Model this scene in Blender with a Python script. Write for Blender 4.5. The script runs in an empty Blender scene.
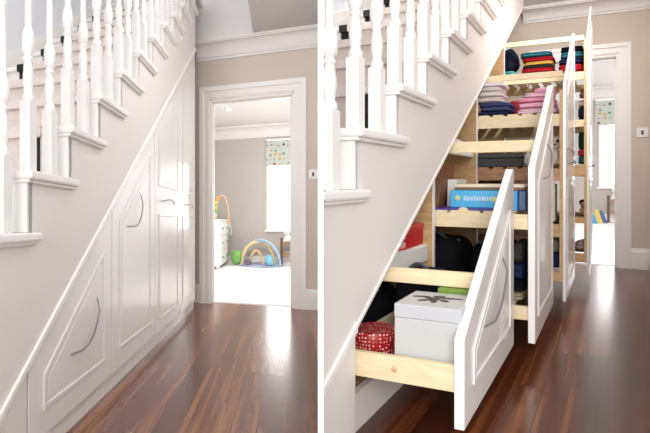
import bpy, bmesh, math, random
from mathutils import Vector, Matrix
random.seed(7)
SC = bpy.context.scene
COL = SC.collection
EYE = 0.85                                  # heights below are measured from eye level, the floor is at -0.85

# ------------------------------------------------------------------ the two hallways: each has its own axis in plan and a slight ramp
class Hall:
    """x = across the hall (right +), d = along the hall (away +), z = up from eye level."""
    def __init__(s, along, across, ramp, side):
        s.D = Vector((along, 1, ramp)) / math.hypot(along, 1)
        s.X = Vector((-across, -1, -ramp)) / math.hypot(across, 1)
        s.side = side                       # which side of the partition wall the hall lies on
    def p(s, x, d, z):
        return s.X * x + s.D * d + Vector((0, 0, z + EYE))
LH = Hall(-0.08936, -3.04681, -0.04468, -1)
RH = Hall(0.60426, -2.35106, 0.04468, 1)
PART_L = Vector((-0.0150, 1, 0))            # faces of the partition between the two hallways (plan directions)
PART_R = Vector((-0.0031, 1, 0))

# ------------------------------------------------------------------ materials
def lin(c):
    c = c / 255.0
    return c / 12.92 if c <= 0.04045 else ((c + 0.055) / 1.055) ** 2.4
def rgb(h):
    h = h.lstrip('#')
    return tuple(lin(int(h[i:i+2], 16)) for i in (0, 2, 4)) + (1,)
MATS = {}
def newmat(name):
    m = bpy.data.materials.new(name); m.use_nodes = True
    nt = m.node_tree; b = nt.nodes['Principled BSDF']
    return m, nt, b
def paint(name, col, rough=0.5, var=0.03, scale=6, bump=0.0, spec=0.5, metal=0.0, coat=0.0):
    if name in MATS: return MATS[name]
    m, nt, b = newmat(name)
    tc = nt.nodes.new('ShaderNodeTexCoord'); n = nt.nodes.new('ShaderNodeTexNoise')
    n.inputs['Scale'].default_value = scale; n.inputs['Detail'].default_value = 4
    nt.links.new(tc.outputs['Object'], n.inputs['Vector'])
    mx = nt.nodes.new('ShaderNodeMix'); mx.data_type = 'RGBA'
    c = rgb(col)
    mx.inputs['A'].default_value = tuple(v * (1 - var) for v in c[:3]) + (1,)
    mx.inputs['B'].default_value = tuple(min(1, v * (1 + var)) for v in c[:3]) + (1,)
    nt.links.new(n.outputs['Fac'], mx.inputs['Factor'])
    nt.links.new(mx.outputs['Result'], b.inputs['Base Color'])
    b.inputs['Roughness'].default_value = rough
    b.inputs['Metallic'].default_value = metal
    b.inputs['Specular IOR Level'].default_value = spec
    b.inputs['Coat Weight'].default_value = coat
    if bump:
        bp = nt.nodes.new('ShaderNodeBump'); bp.inputs['Strength'].default_value = bump; bp.inputs['Distance'].default_value = 0.01
        n2 = nt.nodes.new('ShaderNodeTexNoise'); n2.inputs['Scale'].default_value = scale * 12
        nt.links.new(tc.outputs['Object'], n2.inputs['Vector'])
        nt.links.new(n2.outputs['Fac'], bp.inputs['Height']); nt.links.new(bp.outputs['Normal'], b.inputs['Normal'])
    MATS[name] = m
    return m
def cloth(name, col):
    return paint(name, col, rough=0.95, var=0.16, scale=30, bump=0.35, spec=0.1)
def glow(name, col, s):
    m, nt, b = newmat(name)
    b.inputs['Base Color'].default_value = rgb(col); b.inputs['Emission Color'].default_value = rgb(col)
    b.inputs['Emission Strength'].default_value = s; b.inputs['Roughness'].default_value = 0.1
    return m
def pine(name, c0, c1, rough=0.5):
    m, nt, b = newmat(name)
    tc = nt.nodes.new('ShaderNodeTexCoord'); mp = nt.nodes.new('ShaderNodeMapping')
    mp.inputs['Scale'].default_value = (3, 14, 40)
    n = nt.nodes.new('ShaderNodeTexNoise'); n.inputs['Scale'].default_value = 1.6; n.inputs['Detail'].default_value = 5; n.inputs['Distortion'].default_value = 0.8
    r = nt.nodes.new('ShaderNodeValToRGB')
    r.color_ramp.elements[0].position = 0.3; r.color_ramp.elements[0].color = rgb(c0)
    r.color_ramp.elements[1].position = 0.7; r.color_ramp.elements[1].color = rgb(c1)
    nt.links.new(tc.outputs['Object'], mp.inputs['Vector']); nt.links.new(mp.outputs['Vector'], n.inputs['Vector'])
    nt.links.new(n.outputs['Fac'], r.inputs['Fac']); nt.links.new(r.outputs['Color'], b.inputs['Base Color'])
    b.inputs['Roughness'].default_value = rough
    return m
def walnut(name, dark, mid, light, rough):
    """planks run along V of the UV map (metres)"""
    m, nt, b = newmat(name)
    N = nt.nodes.new; Lk = nt.links.new
    uv = N('ShaderNodeUVMap'); uv.uv_map = 'plan'
    sep = N('ShaderNodeSeparateXYZ'); Lk(uv.outputs['UV'], sep.inputs['Vector'])
    cmb = N('ShaderNodeCombineXYZ'); Lk(sep.outputs['Y'], cmb.inputs['X']); Lk(sep.outputs['X'], cmb.inputs['Y'])
    br = N('ShaderNodeTexBrick'); br.inputs['Scale'].default_value = 1
    br.inputs['Brick Width'].default_value = 1.3; br.inputs['Row Height'].default_value = 0.115
    br.inputs['Mortar Size'].default_value = 0.0012; br.inputs['Mortar Smooth'].default_value = 0.1; br.offset = 0.37; br.offset_frequency = 3
    br.inputs['Color1'].default_value = (0, 0, 0, 1); br.inputs['Color2'].default_value = (1, 1, 1, 1); br.inputs['Mortar'].default_value = (0.0, 0, 0, 1)
    Lk(cmb.outputs['Vector'], br.inputs['Vector'])
    off = N('ShaderNodeVectorMath'); off.operation = 'MULTIPLY_ADD'
    Lk(br.outputs['Color'], off.inputs[0]); off.inputs[1].default_value = (5.1, 3.3, 7.7)
    st = N('ShaderNodeVectorMath'); st.operation = 'MULTIPLY'; st.inputs[1].default_value = (0.55, 15, 1)
    Lk(cmb.outputs['Vector'], st.inputs[0]); Lk(st.outputs['Vector'], off.inputs[2])
    g = N('ShaderNodeTexNoise'); g.inputs['Scale'].default_value = 1.5; g.inputs['Detail'].default_value = 7; g.inputs['Distortion'].default_value = 0.7
    Lk(off.outputs['Vector'], g.inputs['Vector'])
    mixf = N('ShaderNodeMath'); mixf.operation = 'MULTIPLY_ADD'; mixf.inputs[1].default_value = 0.36
    bw = N('ShaderNodeRGBToBW'); Lk(br.outputs['Color'], bw.inputs['Color']); Lk(bw.outputs['Val'], mixf.inputs[0])
    gm = N('ShaderNodeMath'); gm.operation = 'MULTIPLY_ADD'; gm.inputs[1].default_value = 1.0; gm.inputs[2].default_value = -0.20
    Lk(g.outputs['Fac'], gm.inputs[0]); Lk(gm.outputs['Value'], mixf.inputs[2])
    r = N('ShaderNodeValToRGB'); cr = r.color_ramp
    cr.elements[0].position = 0.12; cr.elements[0].color = rgb(dark)
    cr.elements[1].position = 0.95; cr.elements[1].color = rgb(light)
    e = cr.elements.new(0.5); e.color = rgb(mid)
    Lk(mixf.outputs['Value'], r.inputs['Fac'])
    mm = N('ShaderNodeMix'); mm.data_type = 'RGBA'; mm.inputs['B'].default_value = rgb('#1c0d08')
    Lk(br.outputs['Fac'], mm.inputs['Factor']); Lk(r.outputs['Color'], mm.inputs['A'])
    Lk(mm.outputs['Result'], b.inputs['Base Color'])
    b.inputs['Roughness'].default_value = rough
    b.inputs['Coat Weight'].default_value = 0.3; b.inputs['Coat Roughness'].default_value = 0.17
    return m
def dots(name, base, cols, scale, size, rough=0.6):
    """round spots in a staggered grid on the UV map"""
    m, nt, b = newmat(name)
    N = nt.nodes.new; Lk = nt.links.new
    uv = N('ShaderNodeUVMap'); uv.uv_map = 'plan'
    v = N('ShaderNodeTexVoronoi'); v.inputs['Scale'].default_value = scale; v.inputs['Randomness'].default_value = 0.35
    Lk(uv.outputs['UV'], v.inputs['Vector'])
    lt = N('ShaderNodeMath'); lt.operation = 'LESS_THAN'; lt.inputs[1].default_value = size
    Lk(v.outputs['Distance'], lt.inputs[0])
    mx = N('ShaderNodeMix'); mx.data_type = 'RGBA'; mx.inputs['A'].default_value = rgb(base)
    if len(cols) == 1: mx.inputs['B'].default_value = rgb(cols[0])
    else:
        r = N('ShaderNodeValToRGB'); r.color_ramp.interpolation = 'CONSTANT'
        for i, c in enumerate(cols):
            e = r.color_ramp.elements[i] if i < 2 else r.color_ramp.elements.new(i / len(cols))
            e.position = i / len(cols); e.color = rgb(c)
        bw = N('ShaderNodeSeparateColor'); Lk(v.outputs['Color'], bw.inputs['Color']); Lk(bw.outputs['Red'], r.inputs['Fac'])
        Lk(r.outputs['Color'], mx.inputs['B'])
    Lk(lt.outputs['Value'], mx.inputs['Factor']); Lk(mx.outputs['Result'], b.inputs['Base Color'])
    b.inputs['Roughness'].default_value = rough
    return m

M = {
 'white': paint('white gloss paint', '#f4f1ee', 0.32, 0.01),
 'door': paint('white door paint', '#f1eeec', 0.26, 0.01, coat=0.3),
 'string': paint('warm white wall paint', '#eae3de', 0.5, 0.012, 3),
 'beige': paint('beige wall paint', '#d4c6ba', 0.7, 0.02, 3),
 'stairwall': paint('cool white wall paint', '#e6e7ee', 0.7, 0.015, 3),
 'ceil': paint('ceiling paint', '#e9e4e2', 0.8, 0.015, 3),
 'greyceil': paint('grey white ceiling paint', '#cfc8c6', 0.8, 0.02, 3),
 'nurswall': paint('grey beige wall paint', '#bdb6af', 0.75, 0.02, 3),
 'carpet': paint('white carpet', '#f5f3f1', 0.95, 0.03, 90, bump=0.3, spec=0.1),
 'runner': cloth('cream stair carpet', '#e6dad2'),
 'black': paint('black binding', '#0d0c0e', 0.6, 0.1),
 'steel': paint('brushed steel', '#8f8d90', 0.4, 0.03, metal=0.5),
 'dark': paint('dark groove', '#6d645e', 0.8),
 'pine': pine('pale pine', '#e3cda2', '#f0e0bd'),
 'ply': pine('brown plywood', '#b58d60', '#cda877', 0.6),  # plain brown ply tone for partitions, back and carcasses
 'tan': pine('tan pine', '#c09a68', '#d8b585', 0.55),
 'brownwood': pine('reddish oak', '#8a5129', '#bb7c42', 0.35),  # darker, redder wood tone for one rail of the third pull-out
 'pane': glow('overexposed daylight', '#fbfcff', 5.0),
}
FLOOR_L = walnut('walnut planks left hall', '#3f1f12', '#74412a', '#b37c4a', 0.26)  # paler copy of the right hall planks, reflected light put into the colour
FLOOR_R = walnut('walnut planks right hall', '#260e08', '#5a2916', '#a66636', 0.25)

# ------------------------------------------------------------------ mesh building
class MB:
    def __init__(s, hall): s.h = hall; s.v = []; s.f = []; s.uv = []
    def add(s, vs, fs, uvs=None):
        o = len(s.v); s.v += vs; s.f += [[o + i for i in f] for f in fs]
        s.uv += uvs if uvs else [(v[0], v[1]) for v in vs]
        return s
    def box(s, x0, x1, d0, d1, z0, z1):
        vs = [(x, d, z) for z in (z0, z1) for d in (d0, d1) for x in (x0, x1)]
        return s.add(vs, [[0,2,3,1],[4,5,7,6],[0,1,5,4],[2,6,7,3],[0,4,6,2],[1,3,7,5]])
    def prism(s, poly, axis, a0, a1):
        """poly extruded: axis 'x' -> poly in (d,z); 'd' -> (x,z); 'z' -> (x,d)"""
        def mk(a, q): return {'x': (a, q[0], q[1]), 'd': (q[0], a, q[1]), 'z': (q[0], q[1], a)}[axis]
        n = len(poly)
        vs = [mk(a0, q) for q in poly] + [mk(a1, q) for q in poly]
        return s.add(vs, [list(range(n))[::-1], list(range(n, 2*n))] + [[i, (i+1) % n, n + (i+1) % n, n + i] for i in range(n)])
    def ring(s, po, pi, axis, a0, a1):
        """strip between an outer and an inner outline with the same number of corners"""
        n = len(po)
        for i in range(n):
            j = (i + 1) % n
            s.prism([po[i], po[j], pi[j], pi[i]], axis, a0, a1)
        return s
    def lathe(s, x, d, prof, seg=14, uvs=(1, 1), disc=False):
        vs = []; uv = []
        for r, z in prof:
            for k in range(seg):
                a = 2 * math.pi * k / seg
                vs.append((x + r * math.cos(a), d + r * math.sin(a), z)); uv.append((k / seg * uvs[0], z * uvs[1]))
        fs = []
        for i in range(len(prof) - 1):
            for k in range(seg):
                fs.append([i*seg + k, i*seg + (k+1) % seg, (i+1)*seg + (k+1) % seg, (i+1)*seg + k])
        fs.append(list(range(seg))[::-1])
        if disc:                                            # flat top with its own mapping
            r, z = prof[-1]; o = len(vs)
            for k in range(seg):
                a = 2 * math.pi * k / seg
                vs.append((x + r * math.cos(a), d + r * math.sin(a), z + 0.0002)); uv.append((r * math.cos(a) * 2, r * math.sin(a) * 2))
            fs.append([o + k for k in range(seg)])
        else: fs.append([(len(prof)-1)*seg + k for k in range(seg)])
        return s.add(vs, fs, uv)
    def tube(s, pts, r, seg=8):
        pts = [Vector(p) for p in pts]; vs = []; n = len(pts)
        for i, p in enumerate(pts):
            t = (pts[min(i+1, n-1)] - pts[max(i-1, 0)]).normalized()
            a = t.cross(Vector((0.31, 0.17, 0.93))).normalized(); b = t.cross(a)
            rr = r[i] if isinstance(r, (list, tuple)) else r
            for k in range(seg):
                q = 2 * math.pi * k / seg
                vs.append(tuple(p + a * rr * math.cos(q) + b * rr * math.sin(q)))
        fs = [[i*seg + k, i*seg + (k+1) % seg, (i+1)*seg + (k+1) % seg, (i+1)*seg + k] for i in range(n-1) for k in range(seg)]
        fs += [list(range(seg))[::-1], [(n-1)*seg + k for k in range(seg)]]
        return s.add(vs, fs)
    def blob(s, c, r, e1=1.0, e2=1.0, nu=14, nv=22, noise=0.0, seed=0, folds=0):
        """superellipsoid; small e gives a soft pillow-shaped block, folds presses grooves into its sides"""
        sg = lambda v, e: math.copysign(abs(v) ** e, v)
        rnd = random.Random(seed); ph = [rnd.uniform(0, 6.28) for _ in range(6)]
        vs = []
        for i in range(nu + 1):
            u = -math.pi / 2 + math.pi * i / nu
            for k in range(nv):
                w = 2 * math.pi * k / nv
                x = sg(math.cos(u), e1) * sg(math.cos(w), e2); d = sg(math.cos(u), e1) * sg(math.sin(w), e2); z = sg(math.sin(u), e1)
                f = 1 + noise * (math.sin(3*x + 2*d + ph[0]) + 0.6 * math.sin(7*d - 4*z + ph[1]) + 0.5 * math.sin(9*x + ph[2]))
                zz = z * (1 + noise * 1.5 * math.sin(2.5*x + ph[3]) * math.cos(2*d + ph[4]))
                if folds: 
                    q = math.cos(u) ** 0.3 if math.cos(u) > 0 else 0
                    f *= 1 - 0.07 * q * (0.5 + 0.5 * math.cos(z * math.pi * folds))
                vs.append((c[0] + r[0]*x*f, c[1] + r[1]*d*f, c[2] + r[2]*zz))
        fs = [[i*nv + k, i*nv + (k+1) % nv, (i+1)*nv + (k+1) % nv, (i+1)*nv + k] for i in range(nu) for k in range(nv)]
        return s.add(vs, fs)
    def build(s, name, mat, parent=None, at=None, bevel=0.0, smooth=False, clip=False):
        h = s.h
        if parent is not None: org = parent.matrix_basis.translation.copy() if parent.parent is None else (parent['_o'] if '_o' in parent else parent.location) ; org = Vector(ORG[parent.name])
        elif at is not None: org = h.p(*at)
        else:
            xs = [v[0] for v in s.v]; ds = [v[1] for v in s.v]; zs = [v[2] for v in s.v]
            org = h.p((min(xs)+max(xs))/2, (min(ds)+max(ds))/2, min(zs))
        me = bpy.data.meshes.new(name)
        me.from_pydata([h.p(*v) - org for v in s.v], [], s.f)
        uvl = me.uv_layers.new(name='plan')
        for lp in me.loops: uvl.data[lp.index].uv = s.uv[lp.vertex_index]
        bm = bmesh.new(); bm.from_mesh(me)
        bmesh.ops.remove_doubles(bm, verts=bm.verts, dist=1e-5)
        if clip:                                            # a hallway's shell ends where it meets the partition wall
            dr = PART_R if h.side > 0 else PART_L
            n = Vector((-dr.y, dr.x, 0)) * (1 if h.side > 0 else -1)
            g = bm.verts[:] + bm.edges[:] + bm.faces[:]
            r = bmesh.ops.bisect_plane(bm, geom=g, plane_co=-org, plane_no=n, clear_outer=True, dist=1e-6)
            ed = [e for e in r['geom_cut'] if isinstance(e, bmesh.types.BMEdge)]
            if ed:
                try: bmesh.ops.holes_fill(bm, edges=[e for e in ed if e.is_boundary], sides=0)
                except Exception: pass
        bmesh.ops.recalc_face_normals(bm, faces=bm.faces)
        if smooth:
            for f in bm.faces: f.smooth = True
            for e in bm.edges:
                if len(e.link_faces) == 2 and e.calc_face_angle(0) > 0.7: e.smooth = False
        bm.to_mesh(me); bm.free()
        if not len(me.polygons): return None
        ms = mat if isinstance(mat, (list, tuple)) else [mat]
        for m in ms: me.materials.append(m)
        o = bpy.data.objects.new(name, me); COL.objects.link(o)
        if parent is not None: o.parent = parent
        else: o.location = org
        ORG[o.name] = tuple(org)
        if bevel:
            b = o.modifiers.new('edge', 'BEVEL'); b.width = bevel; b.segments = 2; b.limit_method = 'ANGLE'
        return o
ORG = {}
def tag(o, label=None, cat=None, group=None, kind=None):
    if o is None: return o
    if label: o['label'] = label
    if cat: o['category'] = cat
    if group: o['group'] = group
    if kind: o['kind'] = kind
    return o
def thing(h, name, at, label, cat, group=None):
    o = bpy.data.objects.new(name, None); COL.objects.link(o); o.location = h.p(*at); o.empty_display_size = 0.05
    ORG[o.name] = tuple(o.location)
    return tag(o, label, cat, group)
def struct(o, label=None):
    return tag(o, label, None, None, 'structure')
def dup(o, parent, off, name=None):
    c = o.copy(); COL.objects.link(c); c.parent = parent; c.location = Vector(o.location) + off
    return c
def inset(poly, t):
    """offset a convex outline inwards"""
    n = len(poly); P = [Vector(p) for p in poly]
    area = sum(P[i].x * P[(i+1) % n].y - P[(i+1) % n].x * P[i].y for i in range(n))
    sg = 1 if area > 0 else -1
    out = []
    for i in range(n):
        a, b, c = P[i-1], P[i], P[(i+1) % n]
        e1 = (b - a).normalized(); e2 = (c - b).normalized()
        n1 = Vector((-e1.y, e1.x)) * sg; n2 = Vector((-e2.y, e2.x)) * sg
        k = n1 + n2; k = k / (k.length_squared / 2) if k.length > 1e-6 else n1
        out.append(tuple(b + k * t))
    return out

# ------------------------------------------------------------------ staircases
def staircase(h, xw, d2, z2, go, ri, n0, n1, where, xfar, dend, boff, bord):
    """cut-string stairs: outer string on the plane x = xw, riser k at d2+(k-2)*go, tread k top at z2+(k-2)*ri"""
    rd = lambda k: d2 + (k - 2) * go
    tz = lambda k: z2 + (k - 2) * ri
    st = thing(h, 'staircase', (xw - 0.4, rd(2), -0.85), where, 'staircase')
    clip = True
    for k in range(n0, n1 + 1):
        m = MB(h)
        # board with a rounded nosing and a return that runs past the next riser along the string
        m.prism([(xfar, rd(k) - .03), (xw + .033, rd(k) - .03), (xw + .033, rd(k + 1) + .048), (xw, rd(k + 1) + .048), (xw, rd(k + 1)), (xfar, rd(k + 1))], 'z', tz(k) - 0.03, tz(k))
        m.build('tread', M['white'], st, bevel=0.008, clip=clip)
        m = MB(h)
        m.box(xw - 0.085, xw + 0.018, rd(k) - 0.026, rd(k) + 0.001, tz(k) - 0.042, tz(k) - 0.029); m.box(xw, xw + 0.018, rd(k) - 0.014, rd(k + 1) + 0.037, tz(k) - 0.042, tz(k) - 0.029)
        m.build('nosing_mould', M['white'], st, bevel=0.005, clip=clip)
        m = MB(h); m.box(xfar, xw, rd(k), rd(k) + 0.02, tz(k) - ri, tz(k) - 0.03)
        m.build('riser', M['white'], st, clip=clip)
        m = MB(h); m.box(xw - 0.085, xw - 0.0005, rd(k) - 0.014, rd(k) - 0.0003, tz(k) - ri + 0.0005, tz(k) - 0.031)
        m.build('string_end', M['white'], st, bevel=0.002, clip=clip)
        # runner on riser and tread
        xa, xb = xw - 0.128, xfar + 0.165
        m = MB(h); m.prism([(rd(k) - .005, tz(k) - ri + .001), (rd(k) - .0005, tz(k) - ri + .001), (rd(k) - .0005, tz(k) - .032), (rd(k) - .031, tz(k) - .032), (rd(k) - .031, tz(k) + .0005), (rd(k + 1) - .001, tz(k) + .0005), (rd(k + 1) - .001, tz(k) + .006), (rd(k) - .036, tz(k) + .006), (rd(k) - .036, tz(k) - .036), (rd(k) - .005, tz(k) - .036)], 'x', xb, xa)
        m.build('stair_carpet', M['runner'], st, clip=clip)
        m = MB(h); m.box(xw - bord, xw - bord + 0.026, rd(k) - 0.0075, rd(k) - 0.0004, tz(k) - ri + 0.0005, tz(k) - 0.030)
        m.build('carpet_border', M['black'], st, clip=clip)
        m = MB(h); m.prism([(rd(k) - .0075, tz(k) - ri + .0005), (rd(k) - .0004, tz(k) - ri + .0005), (rd(k) - .0004, tz(k) + .007), (rd(k) - .0375, tz(k) + .007), (rd(k) - .0375, tz(k) - .037), (rd(k) - .0075, tz(k) - .037)], 'x', xb - 0.045, xb + 0.01)
        m.build('carpet_border', M['black'], st, clip=clip)
    # sloping string face between the cut steps and the cupboard line is built by the caller
    # balusters: one turned spindle, copied
    xb = xw - 0.035
    def baluster():
        m = MB(h); w = 0.0228
        m.box(xb - w, xb + w, rd(2) + boff - w, rd(2) + boff + w, tz(2), tz(2) + 0.245)
        pr = [(0.0228, .245), (0.0235, .252), (0.0240, .258), (0.0235, .266), (0.018, .272), (0.0165, .278), (0.0185, .295), (0.0215, .320), (0.0215, .338),
              (0.0180, .366), (0.0150, .385), (0.0195, .391), (0.0200, .398), (0.0150, .404), (0.0165, .411), (0.0240, .420), (0.0255, .445), (0.0240, .478), (0.0180, .496), (0.0140, .505),
              (0.0142, .55), (0.0130, .64), (0.0120, .72), (0.0185, .73), (0.0185, .74), (0.0140, .75), (0.0228, .765)]
        m.lathe(xb, rd(2) + boff, [(r, tz(2) + z) for r, z in pr], 14)
        m.box(xb - w, xb + w, rd(2) + boff - w, rd(2) + boff + w, tz(2) + .765, tz(2) + 0.96)
        return m.build('baluster', M['white'], st, smooth=True)
    b0 = baluster()
    for k in range(n0, n1 + 1):
        for half in (0, 1):
            if k == 2 and half == 0: continue
            d = rd(k) + boff + half * go / 2
            if d > dend - 0.03: continue
            dz = tz(k) - tz(2)
            pw = h.p(xb, d, 0)
            if h.side > 0 and pw.x < PART_R.x * pw.y + 0.004: continue
            dup(b0, st, h.p(xb, d, dz) - h.p(xb, rd(2) + boff, 0))
    m = MB(h)
    za = lambda d: z2 + ri + (d - rd(2)) * ri / go + 0.66
    a, b = rd(n0), min(rd(n1 + 1), dend)
    m.prism([(a, za(a)), (b, za(b)), (b, za(b) + 0.055), (a, za(a) + 0.055)], 'x', xb - 0.03, xb + 0.03)
    m.build('handrail', M['white'], st, bevel=0.012, clip=clip)
    # stepped skirting against the far wall
    m = MB(h); pts = []
    for k in range(n0, n1 + 1):
        c0, c1 = (rd(k) - 0.06, tz(k) + 0.02)
        pts += [(c0, c1), (c0 + 0.012, c1 + 0.05), (c0 + 0.045, c1 + 0.085), (c0 + 0.10, c1 + 0.10)]
    low = [(rd(n1) + go, tz(n1) - 0.25), (rd(n0) - 0.06, tz(n0) - 0.30)]
    pts.append((rd(n1) + go, tz(n1) + 0.12))
    for i in range(len(pts) - 1):
        (da, zA), (db, zB) = pts[i], pts[i + 1]
        lo = lambda d: tz(n0) - 0.30 + (d - rd(n0) + 0.06) * ri / go
        m.prism([(da, lo(da)), (db + 1e-4, lo(db)), (db + 1e-4, zB), (da, zA)], 'x', xfar - 0.005, xfar + 0.02)
    m.build('wall_skirting', M['white'], st, clip=clip)
    return rd, tz

def string_wall(h, xw, rd, tz, n0, n1, diag, d0, dend, name, mat, lab):
    """wall under the cut steps: top follows the steps, bottom follows the cupboard diagonal"""
    m = MB(h)
    lo = lambda d: diag(d)
    for k in range(n0, n1 + 1):
        a, b = max(d0, rd(k)), min(dend, rd(k + 1))
        if b <= a: continue
        m.prism([(a, lo(a)), (b, lo(b)), (b, tz(k) - 0.03), (a, tz(k) - 0.03)], 'x', xw - 0.05, xw)
    return struct(m.build(name, mat, clip=True), lab)

def bow_handle(h, face, p0, p1, bulge, out=0.026, r=0.0042):
    """arched bar standing off a door face: p0, p1 are its feet in (d,z)"""
    a, b = Vector(p0), Vector(p1); c = (b - a); nrm = Vector((c.y, -c.x)).normalized()
    pts = []
    for i in range(15):
        t = i / 14; q = a + c * t + nrm * bulge * math.sin(math.pi * t)
        pts.append((face + out * min(1, math.sin(math.pi * t) * 2.2 + 0.0), q.x, q.y))
    m = MB(h); m.tube(pts, [r * (0.75 + 0.4 * math.sin(math.pi * i / 14)) for i in range(15)], 8)
    return m

def panel_on(h, door, face, poly, t=0.062, w=0.018, hgt=0.006):
    po = inset(poly, t); pi = inset(poly, t + w); pi2 = inset(poly, t + w + 0.022)
    m = MB(h); m.ring(po, pi, 'x', face, face + hgt)
    m.build('panel_moulding', M['door'], door, bevel=0.003)
    m = MB(h); m.prism(pi2, 'x', face, face + 0.0025); m.build('raised_panel', M['door'], door, bevel=0.003)

# ================================================================== LEFT HALLWAY (cupboard closed)
h = LH
XW = -0.925
rdL, tzL = staircase(h, XW, 1.295, 0.169, 0.300, 0.208, -2, 12,
    'white staircase with turned balusters above closed flush cupboards in the left hallway', -1.98, 4.30, 0.045, 0.176)
dgL = lambda d: -0.600 + 0.713 * (d - 1.133)
string_wall(h, XW, rdL, tzL, -2, 12, lambda d: max(dgL(d), -0.85), 0.2, 4.30, 'wall_left', M['string'], 'warm white wall under the steps of the left staircase')
m = MB(h)
m.prism([(0.2, -0.85), (1.283, -0.85), (1.283, dgL(1.283) - 0.012), (0.795, -0.85)], 'x', XW - 0.05, XW - 0.001)
struct(m.build('wall_left', M['string'], clip=True), 'fixed white triangle of wall before the first left cupboard door')
# white bead along the diagonal
m = MB(h); a, b = 0.80, 4.29
m.prism([(a, dgL(a) - 0.004), (b, dgL(b) - 0.004), (b, dgL(b) + 0.026), (a, dgL(a) + 0.026)], 'x', XW - 0.01, XW + 0.010)
struct(m.build('trim_1', M['white'], bevel=0.004, clip=True), 'white bead running up the diagonal above the closed cupboards')
# plinth
m = MB(h); m.box(XW - 0.5, XW - 0.018, 0.3, 4.30, -0.85, -0.772)
struct(m.build('baseboard_left', M['door'], clip=True), 'white plinth under the closed cupboard doors')
# four closed cupboards
ZB = -0.768
seams = [1.289, 2.065, 2.855, 3.619, 4.287]
what = ['low triangular white cupboard door nearest the camera, closed, with arched handle',
        'white sloping cupboard door, second from camera, closed, with arched handle',
        'tall white cupboard door, third from camera, upper and lower panels, closed',
        'tallest closed white cupboard door beside the end wall with a short handle']
for i in range(4):
    a, b = seams[i] + 0.004, seams[i + 1] - 0.004
    t = thing(h, 'under_stair_cupboard', (XW - 0.2, (a + b) / 2, -0.772), what[i], 'cupboard', 'closed cupboards under the left stairs')
    poly = [(a, ZB), (b, ZB), (b, dgL(b) - 0.012), (a, dgL(a) - 0.012)]
    m = MB(h); m.prism(poly, 'x', XW - 0.022, XW); d_ = m.build('door', M['door'], t, bevel=0.003)
    m = MB(h); z1 = min(dgL(a), dgL(b)) - 0.05
    m.prism([(a + .01, -0.77), (b - .01, -0.77), (b - .01, dgL(b) - 0.09), (a + .01, dgL(a) - 0.09)], 'x', XW - 0.45, XW - 0.024)
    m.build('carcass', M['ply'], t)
    if i < 2:
        panel_on(h, d_, XW, poly, 0.10 if i else 0.095)
    else:
        zm = 0.145
        panel_on(h, d_, XW, [(a, ZB), (b, ZB), (b, zm - 0.01), (a, zm - 0.01)], 0.085)
        panel_on(h, d_, XW, [(a, zm + 0.01), (b, zm + 0.01), (b, dgL(b) - 0.012), (a, dgL(a) - 0.012)], 0.085)
    hd = [((1.60, -0.535), (1.874, -0.345), 0.075), ((2.28, -0.03), (2.53, 0.165), 0.085), ((3.00, 0.135), (3.40, 0.130), -0.022), ((3.79, 0.135), (4.12, 0.130), -0.02)][i]
    m = bow_handle(h, XW, *hd); tag(m.build('handle', M['steel'], d_, smooth=True), 'curved steel handle')

DE = 4.62                                    # end wall of the left hall
def end_wall(h, de, xl, xr, o0, o1, oz, ztop, xr_end, cw, stairs_x, names):
    """beige end wall with a door opening o0..o1 (top oz), white casing, skirting and cornice"""
    m = MB(h)
    m.box(xl, o0, de, de + 0.12, -0.85, ztop); m.box(o1, xr_end, de, de + 0.12, -0.85, ztop); m.box(o0, o1, de, de + 0.12, oz, ztop)
    struct(m.build('wall_end', M['beige'], clip=True), names + ' end wall, beige, with an open doorway')
    # architrave: three stepped bands
    m = MB(h)
    for w0, w1, th in ((0.0, cw, 0.014), (cw * 0.62, cw, 0.03), (cw * 0.1, cw * 0.28, 0.022)):
        m.box(o0 - w1, o0 - w0, de - th, de, -0.85, oz + w0); m.box(o1 + w0, o1 + w1, de - th, de, -0.85, oz + w0)
        m.box(o0 - w1, o1 + w1, de - th, de, oz + w0, oz + w1)
    m.box(o0 - 0.001, o0 + 0.022, de - 0.004, de + 0.13, -0.85, oz); m.box(o1 - 0.022, o1 + 0.001, de - 0.004, de + 0.13, -0.85, oz); m.box(o0, o1, de - 0.004, de + 0.13, oz - 0.022, oz + 0.001)
    m.box(o0 + 0.022, o0 + 0.036, de + 0.05, de + 0.09, -0.85, oz - 0.02); m.box(o1 - 0.036, o1 - 0.022, de + 0.05, de + 0.09, -0.85, oz - 0.02); m.box(o0, o1, de + 0.05, de + 0.09, oz - 0.036, oz - 0.02)
    struct(m.build('door_frame', M['white'], bevel=0.003, clip=True), 'white moulded casing round the ' + names + ' doorway')
    for x0, x1 in ((xl, o0 - cw), (o1 + cw, xr_end)):
        if x1 - x0 < 0.02: continue
        m = MB(h); m.prism([(de - 0.022, -0.85), (de, -0.85), (de, -0.655), (de - 0.008, -0.655), (de - 0.014, -0.68), (de - 0.022, -0.69)], 'x', x0, x1)
        struct(m.build('baseboard_end', M['white'], clip=True), 'tall white skirting on the end wall')
def cornice(h, de, x0, x1, z0, z1, lab, proj=0.13):
    m = MB(h); n = 6; pf = [(de, z0)]
    pf += [(de - 0.018, z0), (de - 0.018, z0 + 0.018), (de - 0.03, z0 + 0.03)]
    for i in range(1, n + 1):
        t = i / n * math.pi / 2
        pf.append((de - 0.03 - (proj - 0.055) * (1 - math.cos(t)), z0 + 0.03 + (z1 - z0 - 0.06) * math.sin(t)))
    pf += [(de - proj + 0.012, z1 - 0.03), (de - proj + 0.012, z1 - 0.018), (de - proj, z1 - 0.018), (de - proj, z1), (de, z1)]
    m.prism(pf, 'x', x0, x1)
    return struct(m.build('trim_2', M['ceil'], clip=True), lab)
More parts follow.
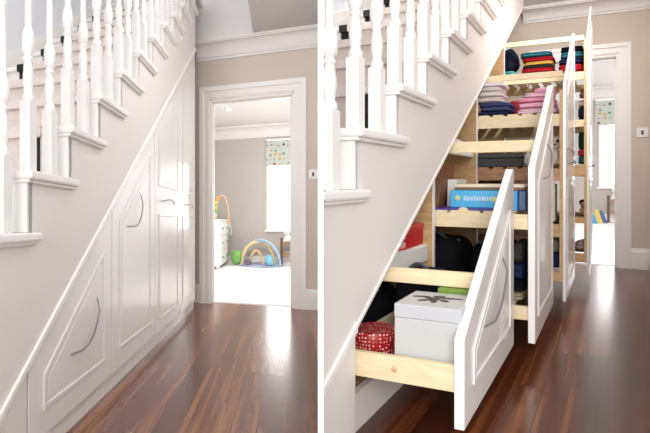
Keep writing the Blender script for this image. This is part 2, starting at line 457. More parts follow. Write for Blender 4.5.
OL0, OL1, OLZ = -0.815, 0.115, 1.255
end_wall(h, DE, -2.1, 0.36, OL0, OL1, OLZ, 3.6, 0.75, 0.125, XW, 'left hallway')
cornice(h, DE, -0.98, 0.75, 1.655, 1.83, 'white cornice along the top of the left end wall')
m = MB(h); m.box(-0.315, 0.9, 1.2, DE, 1.83, 1.95)
struct(m.build('ceiling', M['greyceil'], clip=True), 'grey-white ceiling of the left hallway beside the open stairwell')
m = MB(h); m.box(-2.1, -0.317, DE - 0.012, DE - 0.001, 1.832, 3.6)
struct(m.build('wall_upper', M['ceil'], clip=True), 'upper wall of the left stairwell above the cornice, paled for stairwell light')  # lighter than the beige end wall: stairwell light is put into the colour
m = MB(h); m.box(-2.05, -1.985, 0.2, DE, -0.85, 3.6)
struct(m.build('wall_stairwell', M['stairwall'], clip=True), 'cool white wall on the far side of the left stairs')
m = MB(h); m.box(-3.0, 1.2, 0.35, DE + 0.06, -0.87, -0.85)
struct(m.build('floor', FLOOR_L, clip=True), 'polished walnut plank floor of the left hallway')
def switch(h, x, d, z, lab):
    t = thing(h, 'light_switch', (x, d, z), lab, 'light switch')
    m = MB(h); m.box(x - 0.047, x + 0.047, d - 0.009, d - 0.0005, z - 0.047, z + 0.047); m.build('plate', M['white'], t, bevel=0.004)
    m = MB(h); m.box(x - 0.010, x + 0.010, d - 0.014, d - 0.009, z - 0.019, z + 0.019); tag(m.build('toggle', paint('dark toggle', '#4a4744', 0.4), t, bevel=0.002), 'dark toggle')
switch(h, 0.312, DE, 0.447, 'square white light switch with dark toggle at the edge of the left end wall')

# ------------------------------------------------------------------ nurseries beyond the doorways
HEARTS = dots('patterned blind fabric', '#bfc4bd', ['#9a4a52', '#5f8a7e', '#56525e', '#c9a443', '#7f9273'], 11.0, 0.29, 0.8)
def nursery(h, d0, d1, xl, xr, zc, win, blind, side):
    m = MB(h); m.box(xl, xr, d0, d1 + 0.1, -0.87, -0.846); struct(m.build('floor', M['carpet'], clip=True), 'white carpet of the room beyond the ' + side + ' doorway')
    m = MB(h); w0, w1, z0, z1 = win
    m.box(xl, w0, d1, d1 + 0.12, -0.85, zc); m.box(w1, xr, d1, d1 + 0.12, -0.85, zc); m.box(w0, w1, d1, d1 + 0.12, -0.85, z0); m.box(w0, w1, d1, d1 + 0.12, z1, zc)
    struct(m.build('wall_back', M['nurswall'], clip=True), 'grey-beige back wall of the room beyond the ' + side + ' doorway')
    m = MB(h); m.box(xl - 0.1, xl, d0, d1, -0.85, zc); struct(m.build('wall_left', M['nurswall'], clip=True), 'left wall of the room beyond the ' + side + ' doorway')
    m = MB(h); m.box(xl, xr, d0, d1 + 0.1, zc, zc + 0.08); struct(m.build('ceiling', M['ceil'], clip=True), 'white ceiling of the room beyond the ' + side + ' doorway')
    cornice(h, d1, xl, xr, zc - 0.22, zc, 'white coving in the room beyond the ' + side + ' doorway', 0.22)
    m = MB(h); m.box(xl, xr, d1 - 0.02, d1, -0.85, -0.70); struct(m.build('baseboard_back', M['white'], clip=True), 'white skirting in the room beyond the ' + side + ' doorway')
    # window: frame, glazing bar, sill, pane
    wn = thing(h, 'window_1', ((w0 + w1) / 2, d1, z0), None, None); wn['kind'] = 'structure'; wn['label'] = 'bright sash window in the room beyond the ' + side + ' doorway'
    m = MB(h); f = 0.05
    m.ring([(w0 - f, z0 - f), (w1 + f, z0 - f), (w1 + f, z1 + f), (w0 - f, z1 + f)], [(w0, z0), (w1, z0), (w1, z1), (w0, z1)], 'd', d1 - 0.025, d1 + 0.06)
    m.box(w0, w1, d1 + 0.02, d1 + 0.05, (z0 + z1) / 2 - 0.1, (z0 + z1) / 2 - 0.07)
    m.box(w0 - 0.09, w1 + 0.09, d1 - 0.07, d1 + 0.02, z0 - 0.08, z0 - f)
    m.build('window_frame', M['white'], wn, clip=True)
    m = MB(h); m.box(w0, w1, d1 + 0.03, d1 + 0.04, z0, z1); m.build('window_pane', M['pane'], wn, clip=True)
    b0, b1, bz0, bz1 = blind
    t = thing(h, 'roman_blind', ((b0 + b1) / 2, d1, bz0), 'pale patterned fabric blind above the window beyond the ' + side + ' doorway', 'blind')
    m = MB(h)
    for i in range(3):
        za, zb = bz0 + (bz1 - bz0) * i / 3, bz0 + (bz1 - bz0) * (i + 1) / 3
        vs = [(b0, d1 - 0.10 + 0.012 * i, za), (b1, d1 - 0.10 + 0.012 * i, za), (b1, d1 - 0.075, zb), (b0, d1 - 0.075, zb), (b0, d1 - 0.06, za), (b1, d1 - 0.06, za), (b1, d1 - 0.06, zb), (b0, d1 - 0.06, zb)]
        m.add(vs, [[0,1,2,3],[5,4,7,6],[0,4,5,1],[3,2,6,7],[0,3,7,4],[1,5,6,2]], [(v[0], v[2]) for v in vs])
    m.build('blind_fabric', HEARTS, t, clip=True)
    m = MB(h); m.box(b0, b1, d1 - 0.075, d1 - 0.03, bz1, bz1 + 0.04); m.build('headrail', M['white'], t, clip=True)
nursery(h, DE + 0.12, 9.2, -2.6, 0.30, 1.87, (-0.30, 0.60, -0.13, 1.20), (-0.36, 0.62, 1.07, 1.56), 'left')
# chest of drawers by the left wall of the nursery
t = thing(h, 'chest_of_drawers', (-1.4, 8.35, -0.846), 'white chest of drawers seen through the left doorway', 'chest of drawers')
m = MB(h); m.box(-1.72, -1.19, 7.75, 9.0, -0.79, 0.0); m.build('carcass', M['white'], t, bevel=0.006)
m = MB(h); m.box(-1.74, -1.17, 7.72, 9.03, 0.0, 0.03); m.build('top', M['white'], t, bevel=0.006)
for dd in (7.80, 8.90): 
    m = MB(h); m.box(-1.25, -1.2, dd, dd + 0.05, -0.846, -0.79); m.build('leg', M['white'], t)
for i in range(3):
    m = MB(h); z0 = -0.76 + i * 0.255; m.box(-1.19, -1.172, 7.78, 8.97, z0, z0 + 0.235); dr = m.build('drawer', M['white'], t, bevel=0.004)
    for dd in (8.05, 8.7):
        m = MB(h); m.blob((-1.158, dd, z0 + 0.12), (0.016, 0.02, 0.02)); m.build('knob', paint('blue grey knob', '#9aa3b5', 0.4), dr, smooth=True)
# toy arch standing on the chest
def arch(h, x0, x1, d, z0, top, r, n=22, lean=0.0):
    return [(x0 + (x1 - x0) * (0.5 - 0.5 * math.cos(math.pi * i / n)), d + lean * i / n, z0 + top * math.sin(math.pi * i / n)) for i in range(n + 1)]
t = thing(h, 'toy_arch', (-1.3, 8.0, 0.03), 'orange toy arch with yellow and green flowers standing on the white drawers', 'toy')
m = MB(h); m.tube(arch(h, -1.30, -1.04, 8.0, 0.03, 0.42, 0.01), 0.013, 8); m.build('arch_bar', paint('orange plastic', '#e6ab80', 0.5), t, smooth=True)
m = MB(h); m.tube([(-1.04, 8.0, 0.03), (-1.02, 8.0, -0.05), (-1.03, 8.0, -0.12)], 0.012, 8); m.build('strap', paint('pale orange strap', '#e6a879', 0.6), t, smooth=True)
for q, (x, z, c) in enumerate([(-1.30, 0.33, '#e7c84a'), (-1.31, 0.24, '#c6d45a'), (-1.29, 0.17, '#8fbf57'), (-1.26, 0.40, '#e9a84c'), (-1.30, 0.10, '#d9dcc0')]):
    m = MB(h); m.blob((x, 7.99, z), (0.034, 0.02, 0.034), noise=0.12, seed=q); m.build('flower', cloth('flower %d' % q, c), t, smooth=True)
m = MB(h); m.tube(arch(h, -1.04, -0.98, 7.98, -0.16, 0.08, .01), 0.008); m.tube(arch(h, -1.04, -0.98, 7.98, -0.16, -0.08, .01), 0.008); m.build('hanging_ring', paint('mint ring', '#a8cbb0', 0.5), t, smooth=True)
# play gym on the carpet
t = thing(h, 'play_gym', (-0.5, 8.9, -0.846), 'baby play gym with crossed yellow and blue padded arches on the carpet', 'play gym')
m = MB(h); m.lathe(-0.5, 8.9, [(0.50, -0.845), (0.51, -0.83), (0.48, -0.82)], 28); m.build('mat', cloth('blue grey mat', '#a9b3cc'), t)
for c, a in (('#e6cf9a', arch(h, -0.86, -0.18, 8.7, -0.83, 0.43, .02, lean=0.35)), ('#a9bfd6', arch(h, -0.88, -0.06, 9.0, -0.83, 0.46, .02, lean=-0.3))):
    m = MB(h); m.tube(a, 0.032, 10); m.build('padded_arch', cloth('arch cloth ' + c, c), t, smooth=True)
m = MB(h); m.tube(arch(h, -0.68, -0.42, 8.75, -0.83, 0.27, .02), 0.028, 8); m.build('small_arch', cloth('orange arch', '#e0b98e'), t, smooth=True)
def toyball(x, d, z, r, c, nm, lab):
    m = MB(h); m.blob((x, d, z), (r, r, r), noise=0.05, seed=3, nu=16, nv=24)
    tag(m.build(nm, cloth(nm + c, c), smooth=True, at=(x, d, -0.846)), lab, 'toy')
toyball(-0.97, 8.75, -0.70, 0.135, '#86b868', 'soft_ball', 'green soft ball beside the play gym arches')
toyball(-0.28, 8.55, -0.72, 0.10, '#86c0dc', 'soft_ball', 'light blue soft ball under the play gym arches')
toyball(-0.70, 8.55, -0.765, 0.06, '#7d7480', 'soft_ball', 'small grey soft ball between the green and blue balls')
def toy_stand(h, x, d, z0, side):
    t = thing(h, 'toy_stand', (x, d, z0), 'small brown wooden stand below the window beyond the ' + side + ' doorway', 'stand')
    for sx in (-0.11, 0.13):
        m = MB(h); m.box(x + sx - 0.024, x + sx + 0.024, d - 0.03, d + 0.03, z0, z0 + 0.50 + (0.03 if sx < 0 else -0.06)); m.build('post', paint('dark brown wood', '#6b4a38', 0.5), t)
    m = MB(h); m.box(x - 0.1, x + 0.13, d - 0.06, d + 0.06, z0 + 0.20, z0 + 0.23); m.box(x - 0.1, x + 0.13, d - 0.06, d + 0.06, z0 + 0.42, z0 + 0.44); m.build('shelf', paint('orange brown wood', '#b07f52', 0.5), t)
    s = thing(h, 'soft_toy', (x + 0.02, d, z0 + 0.44), 'white soft toy sitting on the brown stand beyond the ' + side + ' doorway', 'soft toy')
    m = MB(h); m.blob((x + 0.02, d, z0 + 0.51), (0.075, 0.06, 0.075)); m.blob((x + 0.0, d - 0.02, z0 + 0.62), (0.055, 0.05, 0.05)); m.blob((x - 0.045, d - 0.02, z0 + 0.665), (0.02, 0.015, 0.02)); m.blob((x + 0.045, d - 0.02, z0 + 0.665), (0.02, 0.015, 0.02))
    m.blob((x + 0.085, d - 0.05, z0 + 0.47), (0.03, 0.05, 0.025)); m.blob((x - 0.045, d - 0.05, z0 + 0.47), (0.03, 0.05, 0.025))
    m.build('plush_body', cloth('white plush', '#efece8'), s, smooth=True)
    m = MB(h); m.blob((x + 0.0, d - 0.068, z0 + 0.61), (0.012, 0.01, 0.009)); m.build('nose', M['black'], s, smooth=True)
toy_stand(h, 0.08, 9.0, -0.846, 'left')
m = MB(h); m.lathe(-0.99, 7.55, [(0.06, 1.83), (0.06, 1.85), (0.05, 1.87)], 20); tag(m.build('smoke_alarm', M['white'], smooth=True), 'round white alarm on the ceiling beyond the left doorway', 'smoke alarm')

# ================================================================== RIGHT HALLWAY (pull-outs open)
h = RH
XR = -0.71
rdR, tzR = staircase(h, XR, 1.46, 0.166, 0.345, 0.2, 1, 13,
    'white staircase with turned balusters above opened pull-out storage in the right hallway', -1.60, 5.0, 0.065, 0.134)
dgR = lambda d: -0.490 + 0.612 * (d - 1.448)
string_wall(h, XR, rdR, tzR, 0, 13, lambda d: max(dgR(d), -0.85), 0.9, 4.95, 'wall_left', M['string'], 'warm white wall under the steps of the right staircase')
m = MB(h); m.prism([(0.93, -0.85), (1.455, -0.85), (1.455, dgR(1.455) - 0.012)], 'x', XR - 0.05, XR - 0.001)
struct(m.build('wall_left', M['string'], clip=True), 'fixed white triangle of wall before the first pull-out')
m = MB(h); a, b = 0.95, 1.458
m.prism([(a, dgR(a) - 0.01), (b, dgR(b) - 0.01), (b, dgR(b) + 0.022), (a, dgR(a) + 0.022)], 'x', XR - 0.01, XR + 0.009)
struct(m.build('trim_1', M['white'], bevel=0.004, clip=True), 'white bead on the fixed triangle of wall before the first pull-out')
m = MB(h); a, b = 1.458, 4.94
m.prism([(a, dgR(a) - 0.006), (b, dgR(b) - 0.006), (b, dgR(b) + 0.012), (a, dgR(a) + 0.012)], 'x', XR - 0.05, XR + 0.006)
struct(m.build('trim_1', M['string'], bevel=0.004, clip=True), 'white edge of the sloping opening above the pull-outs')
# carcass inside: partitions, back, fixed shelf, plinth
BACK = -1.42
cc = thing(h, 'cupboard_carcass', (-1.0, 3.0, -0.85), 'fixed wooden carcass with partitions behind the opened pull-outs', 'cupboard')
for dd in (2.325, 3.20, 4.12):
    zt = dgR(dd) - 0.0
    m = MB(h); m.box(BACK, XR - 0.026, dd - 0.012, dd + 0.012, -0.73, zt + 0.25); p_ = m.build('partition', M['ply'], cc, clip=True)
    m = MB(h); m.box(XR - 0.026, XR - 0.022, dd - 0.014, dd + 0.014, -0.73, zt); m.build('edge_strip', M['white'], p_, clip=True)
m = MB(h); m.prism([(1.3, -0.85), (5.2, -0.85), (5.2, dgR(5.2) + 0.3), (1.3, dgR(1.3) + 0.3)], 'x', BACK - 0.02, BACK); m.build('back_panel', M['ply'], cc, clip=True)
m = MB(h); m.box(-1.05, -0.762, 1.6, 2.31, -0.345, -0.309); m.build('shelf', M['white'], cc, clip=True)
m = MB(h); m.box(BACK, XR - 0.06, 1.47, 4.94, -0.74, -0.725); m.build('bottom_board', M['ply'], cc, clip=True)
m = MB(h); m.box(XR - 0.05, XR - 0.025, 0.9, 4.95, -0.85, -0.722)
struct(m.build('baseboard_left', M['string'], clip=True), 'white plinth below the opened pull-outs')

# ---- pull-out units
units = [
 # d0, d1, front plane x, rails (z0,z1,slatted), label
 (1.452, 2.296, -0.369, [(-.641, -.561, False), (-.386, -.332, False)], 'nearest low pull-out with triangular white front, holding the polka dot and silver boxes'),
 (2.345, 3.165, -0.288, [(-.645, -.583, True), (-.232, -.162, True), (.138, .197, False)], 'second pull-out from the camera, sloping white front, holding the blue box'),
 (3.225, 4.085, -0.225, [(-.627, -.566, True), (-.357, -.277, True), (-.010, .066, True), (.325, .400, True), (.664, .702, False)], 'third pull-out from the camera, holding the white, navy and pink clothes'),
 (4.140, 4.780, -0.130, [(-.644, -.574, True), (-.341, -.295, True), (.023, .109, True), (.403, .458, True), (.768, .830, True), (1.072, 1.110, False)], 'tallest pull-out beside the far doorway, holding the stack of coloured clothes'),
]
ZF = -0.745
dgF = lambda d: -0.478 + 0.592 * (d - 1.448)
TRAYBACKS = (-0.775, -1.0, -1.02, -1.02)
for i, (a, b, xf, rails, lab) in enumerate(units):
    TRAYBACK = TRAYBACKS[i]
    t = thing(h, 'pull_out_drawer', ((xf - 0.4), (a + b) / 2, -0.73), lab, 'pull-out drawer', 'pull-out units under the right stairs')
    top1 = dgF(b) + 0.02
    poly = [(a, ZF), (b, ZF), (b, top1), (b - 0.03, top1), (a, dgF(a))]
    m = MB(h); th = 0.030 if i < 2 else 0.018
    m = MB(h); m.prism(poly, 'x', xf - th, xf); fr = m.build('front_panel', M['door'], t, bevel=0.003)
    quad = [(a, ZF), (b, ZF), (b, top1), (a, dgF(a))]
    if i < 2: panel_on(h, fr, xf, quad, 0.10)
    else:
        zm = 0.10
        panel_on(h, fr, xf, [(a, ZF), (b, ZF), (b, zm - .01), (a, zm - .01)], 0.085)
        panel_on(h, fr, xf, [(a, zm + .01), (b, zm + .01), (b, top1), (a, dgF(a))], 0.085)
    hd = [((a + 0.25, -0.505), (a + 0.575, -0.31), 0.05), ((a + 0.26, 0.0), (a + 0.46, 0.19), 0.05), ((a + 0.2, 0.10), (a + 0.55, 0.10), -0.022), ((a + 0.15, 0.10), (a + 0.45, 0.10), -0.02)][i]
    m = bow_handle(h, xf, *hd); tag(m.build('handle', M['steel'], fr, smooth=True), 'curved steel handle')
    # inner upright behind the front
    if i > 1: m = MB(h); m.box(xf - th - 0.018, xf - th, a + 0.004, a + 0.05, rails[0][0], dgF(a) - 0.03); m.build('upright', M['tan'], t)
    m = MB(h); m.box(xf - th - 0.018, xf - th, b - 0.05, b - 0.01, rails[0][0], rails[-1][1]); m.build('upright', M['tan'] if i > 1 else M['pine'], t)
    for j, (z0, z1, sl) in enumerate(rails):
        lim = lambda z: z
        n0 = a + 0.012; n1 = b - 0.02
        if z1 > dgR(a) - 0.03: n0 = 1.448 + (z1 + 0.02 + 0.49) / 0.612
        # a raised rail only as far as it clears the slope
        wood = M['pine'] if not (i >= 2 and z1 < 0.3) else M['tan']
        if i == 2 and j == 2: wood = M['brownwood']
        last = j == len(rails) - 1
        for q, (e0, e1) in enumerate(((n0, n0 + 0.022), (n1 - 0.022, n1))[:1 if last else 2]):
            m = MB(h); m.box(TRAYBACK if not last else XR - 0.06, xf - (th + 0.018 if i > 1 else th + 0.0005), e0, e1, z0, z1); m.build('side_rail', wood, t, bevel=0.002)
        if last:                                            # the top rail is tied back by a pale sloping brace along the rear
            m = MB(h); xbk = XR - 0.035; m.prism([(n0, z0), (n1, z0), (n1, z1 + 0.012), (n0 + 0.03, z1 + 0.04), (n0, z1 + 0.02)], 'x', xbk - 0.018, xbk); m.build('back_rail', M['white'], t, bevel=0.002)
        else:
            m = MB(h); m.box(TRAYBACK - 0.018, TRAYBACK, n0, n1, z0, z1); m.build('back_rail', wood, t, bevel=0.002)
        if sl:
            for k in range(8):
                xs = TRAYBACK + 0.03 + k * 0.088 * (xf - 0.09 - TRAYBACK) / 0.72
                m = MB(h); m.box(xs, xs + 0.06, n0 + 0.001, n1 - 0.001, z1, z1 + 0.010); m.build('slat', wood, t)
        elif j == 0:
            m = MB(h); m.box(TRAYBACK, xf - 0.052, n0 + 0.022, n1 - 0.022, z0 + 0.004, z0 + 0.014); m.build('tray_base', wood, t)
    if i == 1:
        m = MB(h); pts = [(-0.605 + 0.028 * math.cos(math.pi * k / 10), -0.165 + 0.03 * math.sin(math.pi * k / 10)) for k in range(11)]
        m.prism(pts, 'd', a + 0.010, a + 0.022); m.build('finger_tab', M['pine'], t)
    if i == 0:
        m = MB(h); m.lathe(0, 0, [(0.012, 0), (0.012, 0.004)], 12) if False else m.blob((-0.585, a + 0.011, -0.60), (0.009, 0.004, 0.009)); m.build('screw_cap', M['tan'], t, smooth=True)

# ---- things in the pull-outs
def hbox(name, x0, x1, d0, d1, z0, z1, mat, lab, cat, lid=None, group=None, bevel=0.004, lip=0.003):
    if lid is None:
        m = MB(h); m.box(x0, x1, d0, d1, z0, z1); return tag(m.build(name, mat, bevel=bevel), lab, cat, group)
    t = thing(h, name, ((x0 + x1) / 2, (d0 + d1) / 2, z0), lab, cat, group)
    m = MB(h); m.box(x0, x1, d0, d1, z0, z1 - lid[0]); m.build('box_body', mat, t, bevel=bevel)
    m = MB(h); m.box(x0 - lip, x1 + lip, d0 - lip, d1 + lip, z1 - lid[0], z1); m.build('lid', lid[1], t, bevel=bevel)
    return t
# polka dot tin
POLKA = dots('red with white dots', '#a80d16', ['#f0dcdc'], 42, 0.27, 0.4)
t = thing(h, 'polka_dot_tin', (-0.70, 1.62, -0.627), 'round red box with white polka dots in the nearest pull-out', 'box')
m = MB(h); m.lathe(-0.722, 1.625, [(0.072, -0.627), (0.074, -0.60), (0.074, -0.560)], 36, (0.95, 2.0)); m.build('tin_body', POLKA, t, smooth=True)
m = MB(h); m.lathe(-0.722, 1.625, [(0.077, -0.566), (0.077, -0.534), (0.074, -0.530)], 36, (0.95, 2.0), True); m.build('lid', POLKA, t, smooth=True)
# silver box with dark flower on the lid
t = hbox('gift_box', -0.602, -0.392, 1.505, 1.705, -0.627, -0.402, paint('pearl silver card', '#c4c4c3', 0.35, 0.02), 'large silver white box with a dark flower mark on its lid, nearest pull-out', 'box', (0.045, paint('pearl silver lid', '#c2c3c7', 0.3, 0.02)), lip=0.0008)
m = MB(h)
for cx, cd, rx, rd_, an in [(-.555, 1.655, .030, .012, .3), (-.515, 1.64, .034, .014, -.5), (-.50, 1.60, .012, .03, .2), (-.475, 1.66, .035, .013, .1), (-.53, 1.60, .026, .011, .9), (-.468, 1.615, .02, .012, -.8), (-.50, 1.68, .02, .014, .4), (-.44, 1.665, .022, .008, 0)]:
    pts = []
    for k in range(12):
        u = 2 * math.pi * k / 12; x, d = rx * math.cos(u), rd_ * math.sin(u)
        pts.append((cx + x * math.cos(an) - d * math.sin(an), cd + x * math.sin(an) + d * math.cos(an)))
    m.prism([(x, 1.505 + (d - 1.505) * 0.8 ) for x, d in pts], 'z', -0.4018, -0.4006)
m.build('flower_mark', paint('charcoal print', '#33343a', 0.5), t)
def soft(name, c, r, mat, lab, cat, e1=0.45, e2=0.5, noise=0.03, seed=0, folds=0, group=None):
    m = MB(h); m.blob(c, r, e1, e2, 16, 28, noise, seed, folds)
    return tag(m.build(name, mat, smooth=True), lab, cat, group)
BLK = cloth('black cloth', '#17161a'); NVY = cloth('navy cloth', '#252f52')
def bag(name, c, r, mat, lab, seed):
    t = thing(h, name, (c[0], c[1], c[2] - r[2]), lab, 'bag')
    m = MB(h); m.blob(c, r, 0.5, 0.55, 16, 28, 0.05, seed); m.build('bag_body', mat, t, smooth=True)
    m = MB(h); m.tube(arch(h, c[0] - r[0] * .5, c[0] + r[0] * .5, c[1] - r[1] * .6, c[2] + r[2] * .7, r[2] * .55, 0), 0.008, 8); m.build('strap', paint('glossy strap', '#3b4048', 0.3), t, smooth=True)
    m = MB(h); m.tube([(c[0] - r[0] * .8, c[1] - r[1] * .5, c[2] + r[2] * .93), (c[0] + r[0] * .8, c[1] - r[1] * .5, c[2] + r[2] * .93)], 0.005, 6); m.build('zip', M['steel'], t, smooth=True)
    return t
bag('holdall', (-0.665, 2.0, -0.50), (0.10, 0.14, 0.125), BLK, 'black bag behind the polka dot box in the nearest pull-out', 1)
bag('holdall', (-0.93, 1.98, -0.59), (0.13, 0.15, 0.135), BLK, 'black bag-shaped filler for the shade on the cupboard floor beyond the rear of the nearest pull-out', 7)  # added black mass standing in for shade inside the cupboard
bag('toiletry_bag', (-0.49, 2.03, -0.515), (0.06, 0.13, 0.10), cloth('slate cloth', '#3d4450'), 'slate grey bag standing behind the silver box', 2)
hbox('storage_box', -0.525, -0.40, 1.715, 1.83, -0.627, -0.388, paint('lime green card', '#8ca63c', 0.5), 'lime green box behind the silver box', 'box', (0.03, paint('darker green lid', '#6f8a30', 0.5)))
# red box on the fixed shelf
t = hbox('card_box', -0.845, -0.766, 1.84, 2.27, -0.309, -0.208, paint('red card', '#c9201f', 0.4), 'bright red box with two small pale marks on the fixed white shelf', 'box', (0.025, paint('red card lid', '#d22a26', 0.4)))
m = MB(h)
for z0 in (-.262, -.297):
    for k in range(2):
        m.box(-0.766, -0.7645, 1.985 + 0.03 * k, 2.007 + 0.03 * k, z0, z0 + 0.022)
m.build('printed_mark', paint('pale print', '#dcb9b4', 0.6), t)

# second pull-out, bottom
bag('holdall', (-0.80, 2.62, -0.435), (0.17, 0.20, 0.13), BLK, 'big black bag in the bottom of the second pull-out', 3)
bag('holdall', (-0.51, 2.66, -0.44), (0.11, 0.20, 0.125), BLK, 'black bag with pale strap beside the big black bag', 4)
soft('folded_cloth', (-0.372, 2.55, -0.555), (0.026, 0.15, 0.019), cloth('oatmeal cloth', '#a89c84'), 'oatmeal folded cloth at the bottom of the second pull-out', 'cloth', folds=2)
soft('folded_cloth', (-0.372, 2.55, -0.505), (0.027, 0.15, 0.030), BLK, 'black folded cloth between the oatmeal and navy cloths', 'cloth', folds=2, seed=2)
soft('folded_cloth', (-0.372, 2.55, -0.438), (0.027, 0.15, 0.037), NVY, 'navy folded cloth on the black cloth in the second pull-out', 'cloth', folds=2, seed=3)
soft('folded_cloth', (-0.372, 2.55, -0.352), (0.027, 0.15, 0.048), cloth('charcoal cloth', '#3a3838'), 'charcoal folded cloth topmost in the bottom of the second pull-out', 'cloth', folds=3, seed=4)
# second pull-out, middle tray
hbox('game_box', -0.76, -0.475, 2.385, 2.72, -0.152, -0.143, paint('purple card', '#4a2390', 0.4), 'flat purple box under the blue box', 'box', bevel=0.002)
t = hbox('game_box', -0.693, -0.425, 2.45, 2.72, -0.1425, -0.056, paint('sky blue card', '#3aaee0', 0.35), 'sky blue box with white lettering in the second pull-out', 'box')
m = MB(h)
xs = -0.625; rr = random.Random(5)
for k in range(11):
    w = rr.uniform(0.007, 0.011)
    m.box(xs, xs + 0.0028, 2.4485, 2.4497, -0.107, -0.085); m.box(xs + w - 0.0028, xs + w, 2.4485, 2.4497, -0.107, -0.088)
    m.box(xs, xs + w, 2.4485, 2.4497, (-0.088, -0.107, -0.098)[k % 3], (-0.0855, -0.1045, -0.0955)[k % 3]); xs += w + 0.0042
o = m.build('lettering', paint('white print', '#e9f4fa', 0.5)); o.parent = t; o.location = Vector(o.location) - Vector(t.location)
m = MB(h); m.blob((-0.655, 2.449, -0.094), (0.013, 0.0012, 0.013)); m.blob((-0.482, 2.449, -0.100), (0.014, 0.0012, 0.012))
o = m.build('round_mark', paint('yellow print', '#c9d489', 0.5)); o.parent = t; o.location = Vector(o.location) - Vector(t.location)
hbox('game_box', -0.418, -0.378, 2.45, 2.72, -0.152, -0.056, paint('mid blue card', '#3396d0', 0.4), 'mid blue box standing beside the sky blue box', 'box')
hbox('game_box', -0.376, -0.344, 2.47, 2.72, -0.152, -0.056, paint('slate blue card', '#44608c', 0.4), 'slate blue box between the mid blue box and the white front', 'box')
hbox('board_game', -0.672, -0.350, 2.46, 2.76, -0.0555, -0.026, paint('brown card', '#7a5a44', 0.5), 'flat brown box with cream lid lying on the blue boxes', 'box', (0.016, paint('cream card', '#e3d5bd', 0.5)))
def book(x0, x1, d0, d1, z0, z1, lean, mat, lab):
    t = thing(h, 'book', ((x0 + x1) / 2, d0, z0), lab, 'book')
    f = lambda y: lean * (y - z0)
    m = MB(h)
    for q0, q1 in ((x0, x0 + 0.004), (x1 - 0.004, x1)):
        m.prism([(q0, z0), (q1, z0), (q1 + f(z1), z1), (q0 + f(z1), z1)], 'd', d0, d1)
    m.prism([(x0, z0), (x1, z0), (x1 + f(z1), z1), (x0 + f(z1), z1)], 'd', d0 - 0.005, d0); m.build('cover', mat, t)
    m = MB(h); m.prism([(x0 + .004, z0 + .003), (x1 - .004, z0 + .003), (x1 - .004 + f(z1), z1 - .004), (x0 + .004 + f(z1), z1 - .004)], 'd', d0, d1 - 0.004); m.build('pages', paint('paper', '#e8e0d2', 0.8), t)
book(-0.800, -0.765, 2.5, 2.70, -0.152, 0.075, 0.13, paint('brown leather', '#7a4d2f', 0.5), 'tall brown book leaning at the left end of the middle tray')
book(-0.748, -0.702, 2.60, 2.80, -0.152, -0.002, 0.02, paint('off white card', '#ded8d0', 0.6), 'off-white folder standing between the brown book and the blue box')

# third pull-out
def garment(c, r, mat, lab, seed, group, folds=2, name='folded_garment', noise=0.025, e1=0.55, e2=0.35):
    return soft(name, c, r, mat, lab, 'clothes', e1, e2, noise, seed, folds, group)
ORD = ['bottom', 'second', 'third', 'topmost', 'fifth', 'sixth']
def stack(x0, x1, d0, d1, z0, layers, group, where):
    z = z0; n = len(layers)
    for i, (mat, cn, hgt) in enumerate(layers):
        jx = random.uniform(-.012, .012); jw = random.uniform(-.008, .006)
        pos = 'topmost' if i == n - 1 else ('lowest' if i == 0 else ('second from bottom' if i == 1 else ('second from top' if i == n - 2 else 'middle')))
        garment(((x0 + x1) / 2 + jx, (d0 + d1) / 2, z + hgt / 2), ((x1 - x0) / 2 + jw, (d1 - d0) / 2, hgt / 2 * 1.06), mat, '%s folded garment, %s of the %s' % (cn, pos, where), 10 + i, group, 2 if hgt > 0.03 else 1)
        z += hgt
WHT = cloth('white cotton', '#e8dfdf'); CRM = cloth('cream cotton', '#dccfca'); PNK = cloth('pink cotton', '#f0b3cb'); PNK2 = cloth('bright pink cotton', '#eda6c4'); PNK3 = cloth('pale pink cotton', '#f3cfdc')
DNM = cloth('denim', '#454c78')
stack(-0.76, -0.545, 3.27, 3.55, 0.411, [(NVY, 'dark navy', 0.033), (DNM, 'denim blue', 0.030), (DNM, 'faded denim', 0.026)], 'navy clothes on the third pull-out', 'navy stack under the white clothes')
stack(-0.765, -0.585, 3.28, 3.52, 0.501, [(CRM, 'cream', 0.040), (WHT, 'off-white', 0.036), (CRM, 'pale cream', 0.030), (WHT, 'white', 0.030)], 'white clothes on the third pull-out', 'white stack on the navy clothes')
for k, (c, r, mt, cn) in enumerate([((-.40, 3.40, .430), (.125, .13, .021), PNK3, 'palest pink wide garment, lowest of the pink pile'), ((-.40, 3.40, .468), (.118, .13, .020), PNK, 'rose pink garment, second from bottom of the pink pile'),
        ((-.405, 3.40, .503), (.112, .12, .018), PNK2, 'bright pink garment, middle of the pink pile'), ((-.385, 3.40, .535), (.088, .11, .017), PNK3, 'pale pink garment, second from top of the pink pile'), ((-.355, 3.39, .563), (.062, .10, .015), PNK, 'small rose garment, topmost of the pink pile')]):
    garment(c, r, mt, cn, 40 + k, 'pink clothes on the third pull-out', 2, noise=0.045)
soft('folded_garment', (-.585, 3.80, .49), (.055, .10, .08), cloth('dark red cloth', '#8d2330'), 'dark red garment behind the white clothes', 'clothes', seed=5, folds=3)
soft('folded_garment', (-.455, 3.80, .50), (.07, .10, .09), cloth('mustard cloth', '#b08a48'), 'mustard garment behind the pink clothes', 'clothes', seed=6, folds=3)
soft('folded_garment', (-.53, 3.97, .52), (.06, .06, .11), cloth('olive cloth', '#4b4a3a'), 'olive dark garment behind the red and mustard garments', 'clothes', seed=7, folds=3)
hbox('storage_box', -0.80, -0.475, 3.27, 3.62, 0.0765, 0.165, paint('black card', '#121214', 0.5), 'wide black box on the reddish shelf of the third pull-out', 'box', (0.03, paint('black lid', '#1a1a1d', 0.5)))
